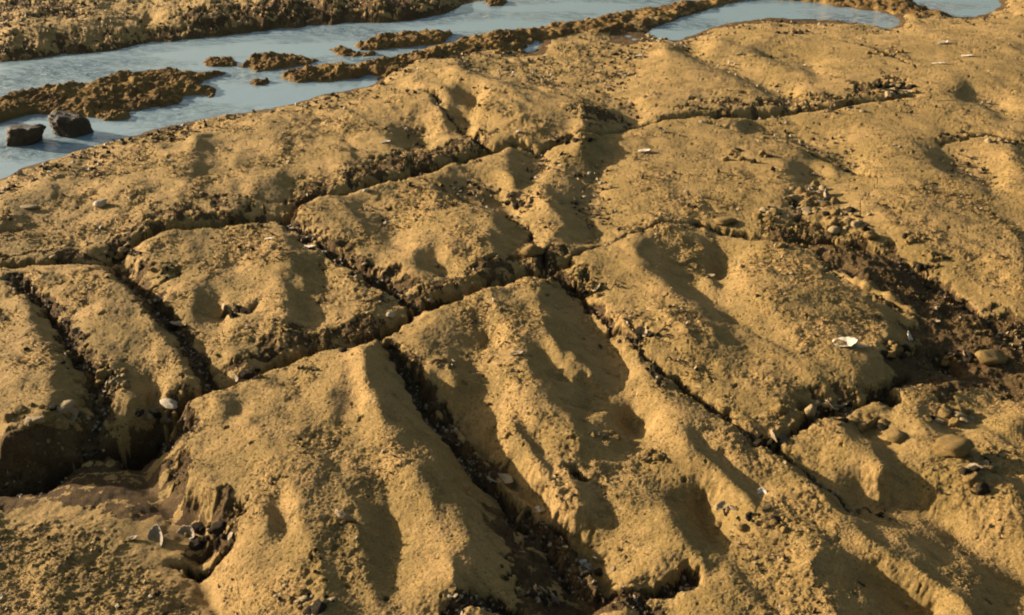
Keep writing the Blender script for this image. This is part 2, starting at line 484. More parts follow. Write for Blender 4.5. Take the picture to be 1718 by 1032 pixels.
for _ in range(14):          # grow labels over the barrier cells
    p = np.pad(lab, 1)
    for s in (p[:-2, 1:-1], p[2:, 1:-1], p[1:-1, :-2], p[1:-1, 2:]):
        lab = np.where((lab == 0) & ~inw, s, lab)

# ---- fine grid
def axis(lo, a, b, hi, n, m, lim_lo=None):
    inner = np.linspace(a, b, n)
    g = np.linspace(0, 1, m + 1)[1:]
    e = (0.35 * g + 0.65 * g ** 3)
    return np.concatenate([(a - (a - lo) * e)[::-1], inner, b + (hi - b) * e])


FXs = axis(-2400, -50, 1768, 4100, 1000, 100)
FYs = np.concatenate([axis(-384, -30, 1060, 1900, 720, 60)])
MX, MY = len(FXs), len(FYs)
QX, QY = np.meshgrid(FXs, FYs)
X, Y = world_of_plan(QX, QY)


def samp(A, qx, qy):
    u = np.clip((qx - GX0) / GS, 0, NX - 1.001)
    v = np.clip((qy - GY0) / GS, 0, NY - 1.001)
    i, j = v.astype(int), u.astype(int)
    fu, fv = u - j, v - i
    return (A[i, j] * (1 - fu) + A[i, j + 1] * fu) * (1 - fv) + (A[i + 1, j] * (1 - fu) + A[i + 1, j + 1] * fu) * fv


wx = X + 0.009 * fbm(X, Y, 7, 2, 40)
wy = Y + 0.009 * fbm(X, Y, 7, 2, 50)
wqx, wqy = plan(wx, wy)
H = samp(Z0, wqx, wqy)
wet = samp(WET, wqx, wqy)


def grads(A):
    gx_ = np.gradient(A, axis=1) / np.gradient(X, axis=1)
    gy_ = (np.gradient(A, axis=0) - gx_ * np.gradient(X, axis=0)) / np.gradient(Y, axis=0)
    return gx_, gy_


# broad swells running with the joints of the rock
ac, al = X * 0.868 + Y * 0.496, -X * 0.496 + Y * 0.868
swell = 0.016 * fbm(ac + 0.05 * fbm(X, Y, 4, 2, 13), al * 0.38, 3.6, 3, 14) + 0.010 * fbm(X, Y, 2.2, 3, 1)
H += swell * (1 - 0.5 * sstep(900, 1150, QX) * sstep(420, 260, QY)) * sstep(WL + 0.01, WL + 0.05, H)
g1, g2 = grads(H)
shade_side = (-g1 * SUN_DIR.x - g2 * SUN_DIR.y + SUN_DIR.z) / np.sqrt(1 + g1 * g1 + g2 * g2)
shade_side = sstep(0.16, 0.0, shade_side)                     # flanks turned from the sun are smoothed, shade put into the relief
shade_side = blur(shade_side, 3)
hx = X + 0.016 * fbm(X, Y, 13, 4, 60, 0.6)
hy = Y + 0.016 * fbm(X, Y, 13, 4, 70, 0.6)
crack = np.zeros(X.shape)
cut = np.zeros(X.shape)
for n_, (pts, hw, dp) in enumerate(CR):
    q = [P(a, b, -0.02) for a, b in pts]
    xs, ys = [a for a, b in q], [b for a, b in q]
    m = (X > min(xs) - 0.3) & (X < max(xs) + 0.3) & (Y > min(ys) - 0.3) & (Y < max(ys) + 0.3)
    d = seg_dist(hx[m], hy[m], q)
    wv = hw * np.clip(0.85 + 0.75 * fbm(X[m], Y[m], 5, 3, 80 + n_), 0.25, 2)
    pr = 1 - sstep(wv * 0.5, wv * 1.25, d)
    sho = 1 - sstep(0, hw * 4.0, d)
    dv = dp * np.clip(0.75 + 0.8 * fbm(X[m], Y[m], 4.5, 2, 90 + n_), 0.2, 1.3)
    cut[m] = np.maximum(cut[m], pr * dv * 0.8 + sho * sho * 0.30 * dp)
    crack[m] = np.maximum(crack[m], pr)
H = H - cut
land = sstep(WL - 0.005, WL + 0.02, H)
# roughness of the turf: lumps, tufts, pits
patch = sstep(-0.25, 0.45, fbm(X, Y, 3.7, 4, 5))             # where the turf is ragged
smooth_far = sstep(900, 1150, QX) * sstep(420, 260, QY)          # sandier, flatter ground at the upper right
patch = np.clip(patch + sstep(420, 250, QX) * sstep(770, 840, QY), 0, 1)
soft = (1 - 0.85 * shade_side) * (1 - 0.55 * smooth_far)
w1, i1 = worley(hx, hy, 24, 2)
w2, i2 = worley(X + 0.006 * perlin(X * 60, Y * 60, 9), Y + 0.006 * perlin(X * 60, Y * 60, 10), 58, 3)
w3, i3 = worley(X + 0.004 * perlin(X * 90, Y * 90, 9), Y, 130, 4)
lump = (0.5 - w1) * 0.006 * (i1 - 0.2) * (0.2 + 0.8 * patch)
tuft = (0.55 - w2) * (0.0004 + 0.0034 * patch ** 1.6) * i2
w6, i6 = worley(hx * 1.0, Y * 0.55, 95, 14)
fine = (0.55 - w3) * 0.0022 + (0.5 - w6) * 0.0040 * patch * i6 - 0.004 * (w3 < 0.22) * (i3 > 0.86)
rag = (fbm(X, Y, 11, 5, 21, 0.62)) * 0.006 * (0.35 + 0.65 * patch)
rag3 = -np.abs(perlin(hx * 17, hy * 30, 23)) * 0.005 * patch
pits = -0.016 * sstep(0.16, 0.08, w1) * (i1 > 0.93)
# oyster crust along the water and the far bank
crust = sstep(0.09, 0.0, H - WL) * sstep(3.2, 4.2, Y) * 0.8
crust = np.clip(crust + sstep(4.8, 6.2, Y) * sstep(120, 60, QY) * sstep(900, 500, QX), 0, 1)
w4, i4 = worley(hx, hy, 34, 6)
w5, i5 = worley(hx, hy, 11, 16)
H += land * (soft * (lump + tuft + rag + rag3) + fine * (1 - 0.6 * shade_side) + pits + crust * ((0.6 - w4) * 0.010 * (0.3 + i4) + (0.6 - w5) * 0.022 * (i5 - 0.2) + 0.02 * fbm(X, Y, 2.2, 3, 85)))
H += crack * 0.012 * fbm(X, Y, 30, 3, 35)
H += (1 - land) * 0.004 * fbm(X, Y, 12, 3, 33)
# ground grows level and coarse far off
farf = sstep(11, 22, Y)
H = H * (1 - farf) + farf * (-0.12 + 0.06 * fbm(X, Y, 0.5, 3, 12))
rag2 = fbm(X, Y, 40, 2, 44)

li = np.clip(np.round((QY - GY0) / GS).astype(int), 0, NY - 1)
lj = np.clip(np.round((QX - GX0) / GS).astype(int), 0, NX - 1)
LAB = lab[li, lj].copy()
inside = (QX > GX0) & (QX < GX1) & (QY > GY0) & (QY < GY1)
LAB[~inside] = 0
LAB[crack > 0.34 + 0.3 * fbm(X, Y, 9, 3, 79) - 0.2 * (cut > 0.07)] = 0  # dark bed colour climbs the joint walls to deepen their shade
LAB[wet > 0.3] = 0
LAB[(Y > 3.5) & (samp(blur(inw.astype(float), 5), QX, QY) > 0.03) & (H < WL + 0.014 + 0.012 * fbm(X, Y, 8, 3, 86))] = 0        # soaked rim along the water
MUD_SHADE_POLYS = [  # muddy basin and gully, plus shade bands painted dark below slab edges and bank
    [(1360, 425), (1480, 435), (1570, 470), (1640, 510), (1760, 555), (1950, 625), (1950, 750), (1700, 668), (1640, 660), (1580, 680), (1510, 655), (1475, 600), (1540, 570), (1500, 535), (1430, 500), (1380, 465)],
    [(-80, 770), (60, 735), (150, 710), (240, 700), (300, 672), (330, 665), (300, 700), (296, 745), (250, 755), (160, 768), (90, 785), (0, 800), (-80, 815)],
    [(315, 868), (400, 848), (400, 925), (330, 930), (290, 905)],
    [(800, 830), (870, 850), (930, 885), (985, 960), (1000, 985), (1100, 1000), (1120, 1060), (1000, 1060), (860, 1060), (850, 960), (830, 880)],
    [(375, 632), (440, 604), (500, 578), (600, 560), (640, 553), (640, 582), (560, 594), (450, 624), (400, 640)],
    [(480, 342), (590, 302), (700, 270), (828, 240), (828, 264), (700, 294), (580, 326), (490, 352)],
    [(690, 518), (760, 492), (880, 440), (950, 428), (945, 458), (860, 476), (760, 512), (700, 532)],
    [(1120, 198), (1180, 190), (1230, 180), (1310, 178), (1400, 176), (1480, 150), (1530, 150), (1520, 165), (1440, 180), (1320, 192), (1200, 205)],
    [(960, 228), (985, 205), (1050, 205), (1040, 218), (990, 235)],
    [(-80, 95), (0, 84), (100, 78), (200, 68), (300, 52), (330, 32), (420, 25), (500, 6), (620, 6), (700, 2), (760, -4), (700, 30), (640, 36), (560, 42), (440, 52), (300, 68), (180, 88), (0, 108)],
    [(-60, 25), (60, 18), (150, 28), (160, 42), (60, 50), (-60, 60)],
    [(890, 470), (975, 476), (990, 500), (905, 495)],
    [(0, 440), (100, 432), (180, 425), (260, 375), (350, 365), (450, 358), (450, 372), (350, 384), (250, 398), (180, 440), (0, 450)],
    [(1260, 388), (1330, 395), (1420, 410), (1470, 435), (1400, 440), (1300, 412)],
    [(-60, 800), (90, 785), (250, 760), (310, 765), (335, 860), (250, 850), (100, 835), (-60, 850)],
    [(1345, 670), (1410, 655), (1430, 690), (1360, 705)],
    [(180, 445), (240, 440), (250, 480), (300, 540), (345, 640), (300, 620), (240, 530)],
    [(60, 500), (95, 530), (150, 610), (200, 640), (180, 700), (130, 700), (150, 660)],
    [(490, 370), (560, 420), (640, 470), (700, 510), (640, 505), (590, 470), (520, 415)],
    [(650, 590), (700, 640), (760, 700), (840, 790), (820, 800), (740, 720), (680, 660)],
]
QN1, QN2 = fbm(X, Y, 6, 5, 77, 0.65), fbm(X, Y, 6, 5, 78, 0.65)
BASIN_SHADE = np.zeros(X.shape, bool)
for pl in MUD_SHADE_POLYS:
    BASIN_SHADE |= in_poly(QX + 24 * QN1, QY + 16 * QN2, [plan(*P(a_, b_, -0.06)) for a_, b_ in pl])
BASIN_SHADE &= fbm(X, Y, 16, 4, 83, 0.65) < 0.38
BASIN_SHADE |= in_poly(QX + 24 * QN1, QY + 16 * QN2, [plan(*P(a_, b_, -0.06)) for a_, b_ in MUD_SHADE_POLYS[0]])
LAB[BASIN_SHADE] = 0
basin_shade_n = BASIN_SHADE.astype(np.float32)
H += basin_shade_n * land * (0.010 * fbm(X, Y, 14, 4, 84, 0.6) - 0.004)

# small sideways shift so that steep faces are ragged too
gx, gy = grads(H)
sh = 0.004 * rag2 * land
XD = X - sh * np.clip(gx, -1.5, 1.5)
YD = Y - sh * np.clip(gy, -1.5, 1.5)


def height(x, y):
    qx, qy = plan(x, y)
    j = int(np.clip(np.searchsorted(FXs, qx) - 1, 0, MX - 2))
    i = int(np.clip(np.searchsorted(FYs, qy) - 1, 0, MY - 2))
    return float(H[i:i + 2, j:j + 2].mean())


def hit(px, py, water=False):
    """where the line of sight through a point of the photograph meets the reef"""
    z = 0.06
    for _ in range(60):
        x, y = P(px, py, z)
        g = height(x, y)
        if water:
            g = max(g, WL)
        if z <= g:
            break
        z -= 0.003
    return x, y, g


# ------------------------------------------------------------------ materials
def nodes(m):
    m.use_nodes = True
    return m.node_tree, m.node_tree.nodes["Principled BSDF"]


def rgba(c):
    return (c[0], c[1], c[2], 1)


def rock_mat(name, cols, rough=0.85, bump=0.5, scale=1.0, spec=0.25, sheen=0.0):
    m = bpy.data.materials.new(name)
    t, p = nodes(m)
    N, L = t.nodes, t.links
    tc = N.new("ShaderNodeTexCoord")

    def noise(s, d, r=0.6, dist=0.0):
        n = N.new("ShaderNodeTexNoise")
        n.inputs["Scale"].default_value = s * scale
        n.inputs["Detail"].default_value = d
        n.inputs["Roughness"].default_value = r
        n.inputs["Distortion"].default_value = dist
        L.new(tc.outputs["Object"], n.inputs["Vector"])
        return n

    def ramp(n, a, b):
        r = N.new("ShaderNodeMapRange")
        r.inputs["From Min"].default_value = a
        r.inputs["From Max"].default_value = b
        r.clamp = True
        L.new(n.outputs[0], r.inputs["Value"])
        return r.outputs[0]

    def mix(f, a, b):
        x = N.new("ShaderNodeMix")
        x.data_type = 'RGBA'
        L.new(f, x.inputs[0])
        for s, v in ((6, a), (7, b)):
            if isinstance(v, tuple):
                x.inputs[s].default_value = rgba(v)
            else:
                L.new(v, x.inputs[s])
        return x.outputs[2]
    c = mix(ramp(noise(3.6, 6, 0.62, 0.5), 0.42, 0.60), cols[0], cols[1])
    c = mix(ramp(noise(10, 7, 0.7, 0.6), 0.51, 0.66), c, cols[2])
    c = mix(ramp(noise(55, 5, 0.7), 0.55, 0.72), c, cols[3])
    c = mix(ramp(noise(150, 4, 0.75), 0.55, 0.68), c, cols[4])
    L.new(c, p.inputs["Base Color"])
    p.inputs["Roughness"].default_value = rough
    p.inputs["Specular IOR Level"].default_value = spec
    b1 = N.new("ShaderNodeBump")
    b1.inputs["Strength"].default_value = bump
    b1.inputs["Distance"].default_value = 0.008
    L.new(noise(150, 6, 0.75, 0.3).outputs[0], b1.inputs["Height"])
    b2 = N.new("ShaderNodeBump")
    b2.inputs["Strength"].default_value = bump
    b2.inputs["Distance"].default_value = 0.004
    L.new(noise(420, 3, 0.6).outputs[0], b2.inputs["Height"])
    L.new(b1.outputs[0], b2.inputs["Normal"])
    L.new(b2.outputs[0], p.inputs["Normal"])
    return m


TURF = rock_mat("turf_rock", [(0.31, 0.203, 0.060), (0.43, 0.272, 0.092), (0.21, 0.138, 0.040), (0.50, 0.34, 0.14), (0.10, 0.06, 0.018)], 0.92, 0.9)
MUD_SHADE = rock_mat("dark_mud_and_shade", [(0.120, 0.075, 0.029), (0.085, 0.052, 0.022), (0.16, 0.10, 0.04), (0.21, 0.145, 0.065), (0.03, 0.02, 0.012)], 0.9, 0.9, spec=0.1)  # silt of bed and basin, also the shade painted under slab edges
CRUST = rock_mat("oyster_crust", [(0.30, 0.185, 0.055), (0.17, 0.10, 0.035), (0.10, 0.060, 0.025), (0.40, 0.28, 0.12), (0.04, 0.026, 0.012)], 0.9, 1.0, spec=0.1)
BROWN = rock_mat("brown_weed", [(0.13, 0.075, 0.03), (0.18, 0.11, 0.04), (0.09, 0.05, 0.025), (0.24, 0.16, 0.07), (0.04, 0.025, 0.015)], 0.6, 0.8)
DARKROCK = rock_mat("dark_stone", [(0.042, 0.032, 0.020), (0.06, 0.045, 0.026), (0.03, 0.024, 0.016), (0.12, 0.09, 0.045), (0.015, 0.012, 0.01)], 0.85, 0.9, spec=0.1)
PALESTONE = rock_mat("pale_stone", [(0.42, 0.34, 0.22), (0.36, 0.29, 0.18), (0.30, 0.24, 0.14), (0.5, 0.43, 0.31), (0.16, 0.12, 0.07)], 0.7, 0.3, 2)
TANSTONE = rock_mat("tan_stone", [(0.34, 0.25, 0.12), (0.28, 0.20, 0.09), (0.22, 0.16, 0.07), (0.42, 0.32, 0.18), (0.12, 0.09, 0.05)], 0.8, 0.5, 2)
SHELL = rock_mat("white_shell", [(0.74, 0.66, 0.52), (0.64, 0.55, 0.41), (0.46, 0.36, 0.22), (0.8, 0.74, 0.62), (0.25, 0.18, 0.10)], 0.6, 0.4, 2, 0.3)
GREYSHELL = rock_mat("grey_shell", [(0.34, 0.26, 0.15), (0.26, 0.19, 0.10), (0.18, 0.12, 0.06), (0.48, 0.40, 0.28), (0.08, 0.055, 0.03)], 0.6, 0.4, 3, 0.4)
DARKSHELL = rock_mat("dark_shell", [(0.06, 0.042, 0.024), (0.11, 0.075, 0.038), (0.20, 0.135, 0.06), (0.26, 0.19, 0.10), (0.02, 0.016, 0.012)], 0.8, 0.8, 3, 0.15)


WETROCK = rock_mat("wet_weedy_rock", [(0.075, 0.052, 0.028), (0.11, 0.075, 0.035), (0.045, 0.034, 0.02), (0.22, 0.15, 0.06), (0.025, 0.018, 0.012)], 0.6, 0.9, 2, spec=0.3)


def water_mat():
    m = bpy.data.materials.new("water")
    t, p = nodes(m)
    N, L = t.nodes, t.links
    p.inputs["Base Color"].default_value = (0.22, 0.30, 0.325, 1)
    p.inputs["Roughness"].default_value = 0.04
    p.inputs["IOR"].default_value = 1.45
    p.inputs["Transmission Weight"].default_value = 0.0
    tc = N.new("ShaderNodeTexCoord")
    mp = N.new("ShaderNodeMapping")
    mp.inputs["Rotation"].default_value = (0, 0, math.radians(-25))
    mp.inputs["Scale"].default_value = (1.0, 2.2, 1)
    L.new(tc.outputs["Object"], mp.inputs["Vector"])
    n = N.new("ShaderNodeTexNoise")
    n.inputs["Scale"].default_value = 9
    n.inputs["Detail"].default_value = 4
    L.new(mp.outputs[0], n.inputs["Vector"])
    big = N.new("ShaderNodeTexNoise")
    big.inputs["Scale"].default_value = 0.9
    big.inputs["Detail"].default_value = 2
    L.new(mp.outputs[0], big.inputs["Vector"])
    r = N.new("ShaderNodeMapRange")
    r.inputs["From Min"].default_value = 0.45
    r.inputs["From Max"].default_value = 0.65
    r.inputs["To Min"].default_value = 0.06
    r.inputs["To Max"].default_value = 0.9
    L.new(big.outputs[0], r.inputs["Value"])
    b = N.new("ShaderNodeBump")
    b.inputs["Distance"].default_value = 0.04
    L.new(n.outputs[0], b.inputs["Height"])
    L.new(r.outputs[0], b.inputs["Strength"])
    L.new(b.outputs[0], p.inputs["Normal"])
    return m


WATER = water_mat()


# ------------------------------------------------------------------ mesh helpers
def tag(o, label=None, cat=None, group=None, kind=None):
    for k, v in (("label", label), ("category", cat), ("group", group), ("kind", kind)):
        if v:
            o[k] = v
    return o


def mesh_obj(name, V, F, mat, parent=None, smooth=True):
    """V (n,3); F list or (m,4)/(m,3) array"""
    me = bpy.data.meshes.new(name)
    V = np.asarray(V, np.float32)
    if isinstance(F, np.ndarray):
        k = F.shape[1]
        me.vertices.add(len(V))
        me.vertices.foreach_set("co", V.ravel())
        me.loops.add(F.size)
        me.loops.foreach_set("vertex_index", F.ravel().astype(np.int32))
        me.polygons.add(len(F))
        me.polygons.foreach_set("loop_start", np.arange(0, F.size, k, dtype=np.int32))
        me.polygons.foreach_set("loop_total", np.full(len(F), k, np.int32))
        me.update(calc_edges=True)
        me.validate()
    else:
        me.from_pydata([tuple(v) for v in V], [], F)
        me.update()
    me.polygons.foreach_set("use_smooth", [smooth] * len(me.polygons))
    me.materials.append(mat)
    o = bpy.data.objects.new(name, me)
    COL.objects.link(o)
    if parent:
        o.parent = parent
    return o


IDX = np.arange(MX * MY).reshape(MY, MX)
quads = np.stack([IDX[1:, :-1], IDX[1:, 1:], IDX[:-1, 1:], IDX[:-1, :-1]], -1).reshape(-1, 4)
qlab = LAB[:-1, :-1].reshape(-1)
VALL = np.stack([XD, YD, H], -1).reshape(-1, 3)


def grid_part(name, mask, mat, parent=None, skirt=0.0):
    F = quads[mask]
    u, inv = np.unique(F, return_inverse=True)
    F = inv.reshape(-1, 4)
    V = VALL[u]
    if skirt:
        e = np.concatenate([F[:, [0, 1]], F[:, [1, 2]], F[:, [2, 3]], F[:, [3, 0]]])
        key = np.sort(e, 1)
        key = key[:, 0].astype(np.int64) * (len(V) + 1) + key[:, 1]
        _, first, cnt = np.unique(key, return_index=True, return_counts=True)
        be = e[first[cnt == 1]]
        bu, bi = np.unique(be, return_inverse=True)
        bi = bi.reshape(-1, 2) + len(V)
        low = V[bu].copy()
        low[:, 2] -= skirt
        V = np.concatenate([V, low])
        F = np.concatenate([F, np.stack([be[:, 1], be[:, 0], bi[:, 0], bi[:, 1]], -1)])
    return mesh_obj(name, V, F, mat, parent)


# ------------------------------------------------------------------ setting
shelf = tag(grid_part("reef_bedrock", qlab == 0, MUD_SHADE), "dark silty bed of the reef seen in its joints and under the stream, plus painted shade below slab edges", kind="structure")
slab_n = 0
for l in range(1, nlab + 1):
    mk = qlab == l
    if mk.sum() < 300:
        continue
    grid_part("rock_slab", mk, TURF, shelf, 0.05)
    slab_n += 1
print("slabs", slab_n)

# ------------------------------------------------------------------ islets in the stream
def islet(poly, hgt, label, cat="islet", mat=None, name="rock_islet", step=0.0065, seed=0):
    pw = [P(a, b, WL) for a, b in poly]
    x0, x1 = min(p[0] for p in pw) - .05, max(p[0] for p in pw) + .05
    y0, y1 = min(p[1] for p in pw) - .05, max(p[1] for p in pw) + .05
    gx_, gy_ = np.arange(x0, x1, step), np.arange(y0, y1, step * 1.3)
    A, B = np.meshgrid(gx_, gy_)
    wa = A + 0.03 * fbm(A, B, 9, 3, 100 + seed)
    wb = B + 0.03 * fbm(A, B, 9, 3, 110 + seed)
    ins = in_poly(wa, wb, pw)
    d = seg_dist(wa, wb, pw + pw[:1]) * np.where(ins, 1, -1)
    a1, b1 = worley(wa, wb, 24, 3)
    a2, b2 = worley(wa, wb, 52, 5)
    a3, b3 = worley(A, B, 95, 7)
    Z = WL + hgt * (1 - np.exp(-np.maximum(d, 0) / 0.045)) * (0.9 + 0.8 * fbm(A, B, 5, 3, 120 + seed)) \
        + np.where(d > 0, 1, 0) * ((0.65 - a1) * 0.020 * (b1 + .1) + (0.6 - a2) * 0.014 * (b2 + .3) + (0.55 - a3) * 0.007 + 0.010 * fbm(A, B, 20, 3, 130 + seed)) * np.clip(d / 0.02, 0, 1) + np.minimum(d, 0) * 1.2
    ok = Z > WL - 0.05
    ny_, nx_ = Z.shape
    I = np.arange(Z.size).reshape(Z.shape)
    q = np.stack([I[:-1, :-1], I[:-1, 1:], I[1:, 1:], I[1:, :-1]], -1)
    k = ok[:-1, :-1] & ok[:-1, 1:] & ok[1:, 1:] & ok[1:, :-1]
    F = q[k]
    u, inv = np.unique(F, return_inverse=True)
    V = np.stack([A, B, Z], -1).reshape(-1, 3)[u]
    cx, cy = float(V[:, 0].mean()), float(V[:, 1].mean())
    V = V - [cx, cy, 0]
    o = mesh_obj(name, V, inv.reshape(-1, 4), mat or CRUST)
    o.location = (cx, cy, 0)
    tag(o, label, cat, "weed crusted islets in the stream")
    return o


islet([(-250, 235), (-100, 188), (0, 167), (30, 158), (80, 149), (150, 142), (190, 131), (240, 123), (290, 120), (345, 125), (378, 121), (352, 133), (335, 141), (361, 150), (355, 163), (330, 160), (305, 160),
       (300, 175), (260, 182), (222, 185), (215, 198), (182, 203), (150, 198), (110, 195), (60, 190), (30, 200), (-60, 222), (-200, 270)], 0.035,
      "longest brown oyster crusted bar in the stream, reaching in from the left edge", seed=1)
islet([(338, 106), (350, 98), (385, 97), (402, 104), (395, 112), (350, 114)], 0.025, "small dark crusted islet just left of a longer one in mid stream", seed=2)
islet([(404, 113), (418, 98), (440, 94), (500, 94), (536, 100), (520, 109), (470, 116), (430, 121)], 0.03, "oblong ochre crusted islet in mid stream, the longer of two side by side", seed=3)
islet([(420, 140), (435, 133), (455, 136), (450, 144), (430, 146)], 0.02, "tiny crusted hummock at the left tip of the bar joined to the shore", seed=4)
islet([(468, 130), (500, 119), (540, 114), (600, 111), (660, 99), (720, 87), (770, 74), (830, 66), (900, 62), (880, 84), (800, 96), (740, 105), (690, 122), (650, 133), (620, 127), (560, 138), (500, 139)], 0.04,
      "narrow crusted bar joined to the near shore with its tip in the stream", seed=5)
islet([(597, 75), (640, 62), (700, 56), (765, 56), (740, 74), (690, 79), (630, 84), (605, 84)], 0.035, "dark brown crusted islet close above the bar joined to the shore", seed=6)
islet([(558, 84), (575, 77), (592, 85), (604, 91), (630, 86), (628, 93), (590, 95), (566, 93)], 0.02, "pair of low weedy humps at the left end of the dark brown islet", seed=7)
islet([(812, 2), (850, 1), (848, 10), (820, 11)], 0.03, "small weedy islet at the top edge of the view in open water", seed=8)
islet([(1050, 22), (1110, 14), (1160, 5), (1235, -8), (1330, -16), (1440, -8), (1500, 4), (1560, 18), (1600, 30), (1530, 44), (1516, 28), (1470, 18), (1420, 12), (1360, 4), (1300, -1), (1240, 2), (1180, 17), (1140, 30), (1105, 42), (1060, 54), (1000, 60), (930, 66), (860, 72), (780, 78), (765, 66), (830, 60), (930, 44), (1000, 34)], 0.035,
      "long curved crusted rib dividing the stream from the pool behind the slabs", cat="rock rib", seed=9, step=0.012)


# ------------------------------------------------------------------ small things
def rock_mesh(name, mat, seed, flat=0.6, ang=0.42, sub=3, cutd=0.62):
    bm = bmesh.new()
    bmesh.ops.create_icosphere(bm, subdivisions=sub, radius=1)
    r = random.Random(seed)
    planes = [(Vector((r.gauss(0, 1), r.gauss(0, 1), r.gauss(0, 1))).normalized(), r.uniform(cutd, cutd + 0.28)) for _ in range(9)]
    from mathutils import noise
    off = Vector((r.uniform(0, 50), r.uniform(0, 50), 0))
    for v in bm.verts:
        p = v.co.copy()
        for n, d in planes:
            e = p.dot(n) - d
            if e > 0:
                p -= n * e * (0.55 + ang)
        p *= 1 + 0.22 * noise.noise(p * 1.4 + off) + 0.10 * noise.noise(p * 4 + off) + 0.05 * noise.noise(p * 9 + off)
        p.z *= flat
        v.co = p
    me = bpy.data.meshes.new(name)
    bm.to_mesh(me)
    bm.free()
    me.polygons.foreach_set("use_smooth", [True] * len(me.polygons))
    me.materials.append(mat)
    return me


def shell_mesh(name, mat, seed, cup=0.35, longer=1.35, nr=7, ns=22, rid=0.05, thick=0.07):
    """one valve of an oyster or clam: a ribbed dish with a lip and a hinge end"""
    r = random.Random(seed)
    ph = [r.uniform(0, 6.28) for _ in range(4)]
    top, bot = [], []
    for i in range(nr + 1):
        t = i / nr
        for k in range(ns):
            a = 2 * math.pi * k / ns
            R = 1 + 0.12 * math.sin(2 * a + ph[0]) + 0.08 * math.sin(3 * a + ph[1]) + 0.05 * math.sin(5 * a + ph[2])
            R *= 1 - 0.25 * max(0, math.cos(a)) ** 3
            x, y = math.cos(a) * R * t * longer, math.sin(a) * R * t
            z = cup * t * t + rid * math.sin(9 * a + ph[3]) * t * t + 0.04 * math.sin(12 * t)
            top.append((x, y, z))
            bot.append((x * 1.0, y * 1.0, z - thick * (1.2 - 0.9 * t)))
    V = top + bot
    n = len(top)
    F = []
    for i in range(nr):
        for k in range(ns):
            a, b = i * ns + k, i * ns + (k + 1) % ns
            c, d = b + ns, a + ns
            if i == 0:
                F.append((a, c, d))
                F.append((n + a, n + d, n + c))
            else:
                F.append((a, b, c, d))
                F.append((n + a, n + d, n + c, n + b))
    for k in range(ns):
        a, b = nr * ns + k, nr * ns + (k + 1) % ns
        F.append((a, b, n + b, n + a))
    me = bpy.data.meshes.new(name)
    me.from_pydata(V, [], F)
    me.update()
    me.polygons.foreach_set("use_smooth", [True] * len(me.polygons))
    me.materials.append(mat)
    return me


def place(name, me, px, py, size, label, cat, group=None, rot=(0, 0, 0), sc=(1, 1, 1), sink=0.15, water=False):
    x, y, z = hit(px, py, water)
    o = bpy.data.objects.new(name, me)
    COL.objects.link(o)
    o.rotation_euler = [math.radians(a) for a in rot]
    o.scale = [size * c for c in sc]
    zs = [(Matrix.LocRotScale(None, o.rotation_euler, o.scale) @ v.co).z for v in me.vertices]
    lo, hi_ = min(zs), max(zs)
    o.location = (x, y, z - lo - sink * (hi_ - lo))
    return tag(o, label, cat, group)


ST = {n: [rock_mesh("stone", m, s + k, f) for k in range(3)] for n, m, s, f in (("pale", PALESTONE, 10, .6), ("tan", TANSTONE, 20, .65), ("dark", DARKROCK, 30, .6), ("turf", TURF, 40, .75))}
SH = {n: [shell_mesh("shell", m, s + k, c) for k in range(3)] for n, m, s, c in (("white", SHELL, 50, .3), ("grey", GREYSHELL, 60, .35), ("dark", DARKSHELL, 70, .5))}

# two dark boulders standing in the stream
BM = []
for sd in (3, 5):
    from mathutils import noise as mn
    bm = bmesh.new()
    bmesh.ops.create_cube(bm, size=2)
    bmesh.ops.subdivide_edges(bm, edges=bm.edges[:], cuts=18, use_grid_fill=True)
    for v in bm.verts:
        p = v.co.copy()
        k = (abs(p.x) ** 5 + abs(p.y) ** 5 + abs(p.z) ** 5) ** 0.2
        p /= k
        o_ = Vector((sd * 7.1, sd, 0))
        p *= 1 + 0.20 * mn.noise(p * 0.9 + o_) + 0.10 * mn.noise(p * 2.6 + o_) + 0.05 * mn.noise(p * 7 + o_)
        p.x += 0.25 * p.z * (1 if sd == 3 else -0.6)
        p.x *= 1 + 0.15 * p.y
        p.z *= 0.62 if sd == 3 else 0.7
        v.co = p
    me = bpy.data.meshes.new("boulder")
    bm.to_mesh(me)
    bm.free()
    me.polygons.foreach_set("use_smooth", [True] * len(me.polygons))
    me.materials.append(WETROCK)
    BM.append(me)
place("boulder", BM[0], 42, 240, 0.076, "blocky black boulder standing in the water at the left edge", "boulder", rot=(0, 0, 10), sc=(1.05, .8, 1.1), sink=0.22, water=True)
place("boulder", BM[1], 118, 224, 0.076, "dark boulder with an ochre crusted top touching the long bar in the stream", "boulder", rot=(0, 6, -15), sc=(1.1, .9, 1.0), sink=0.22, water=True)

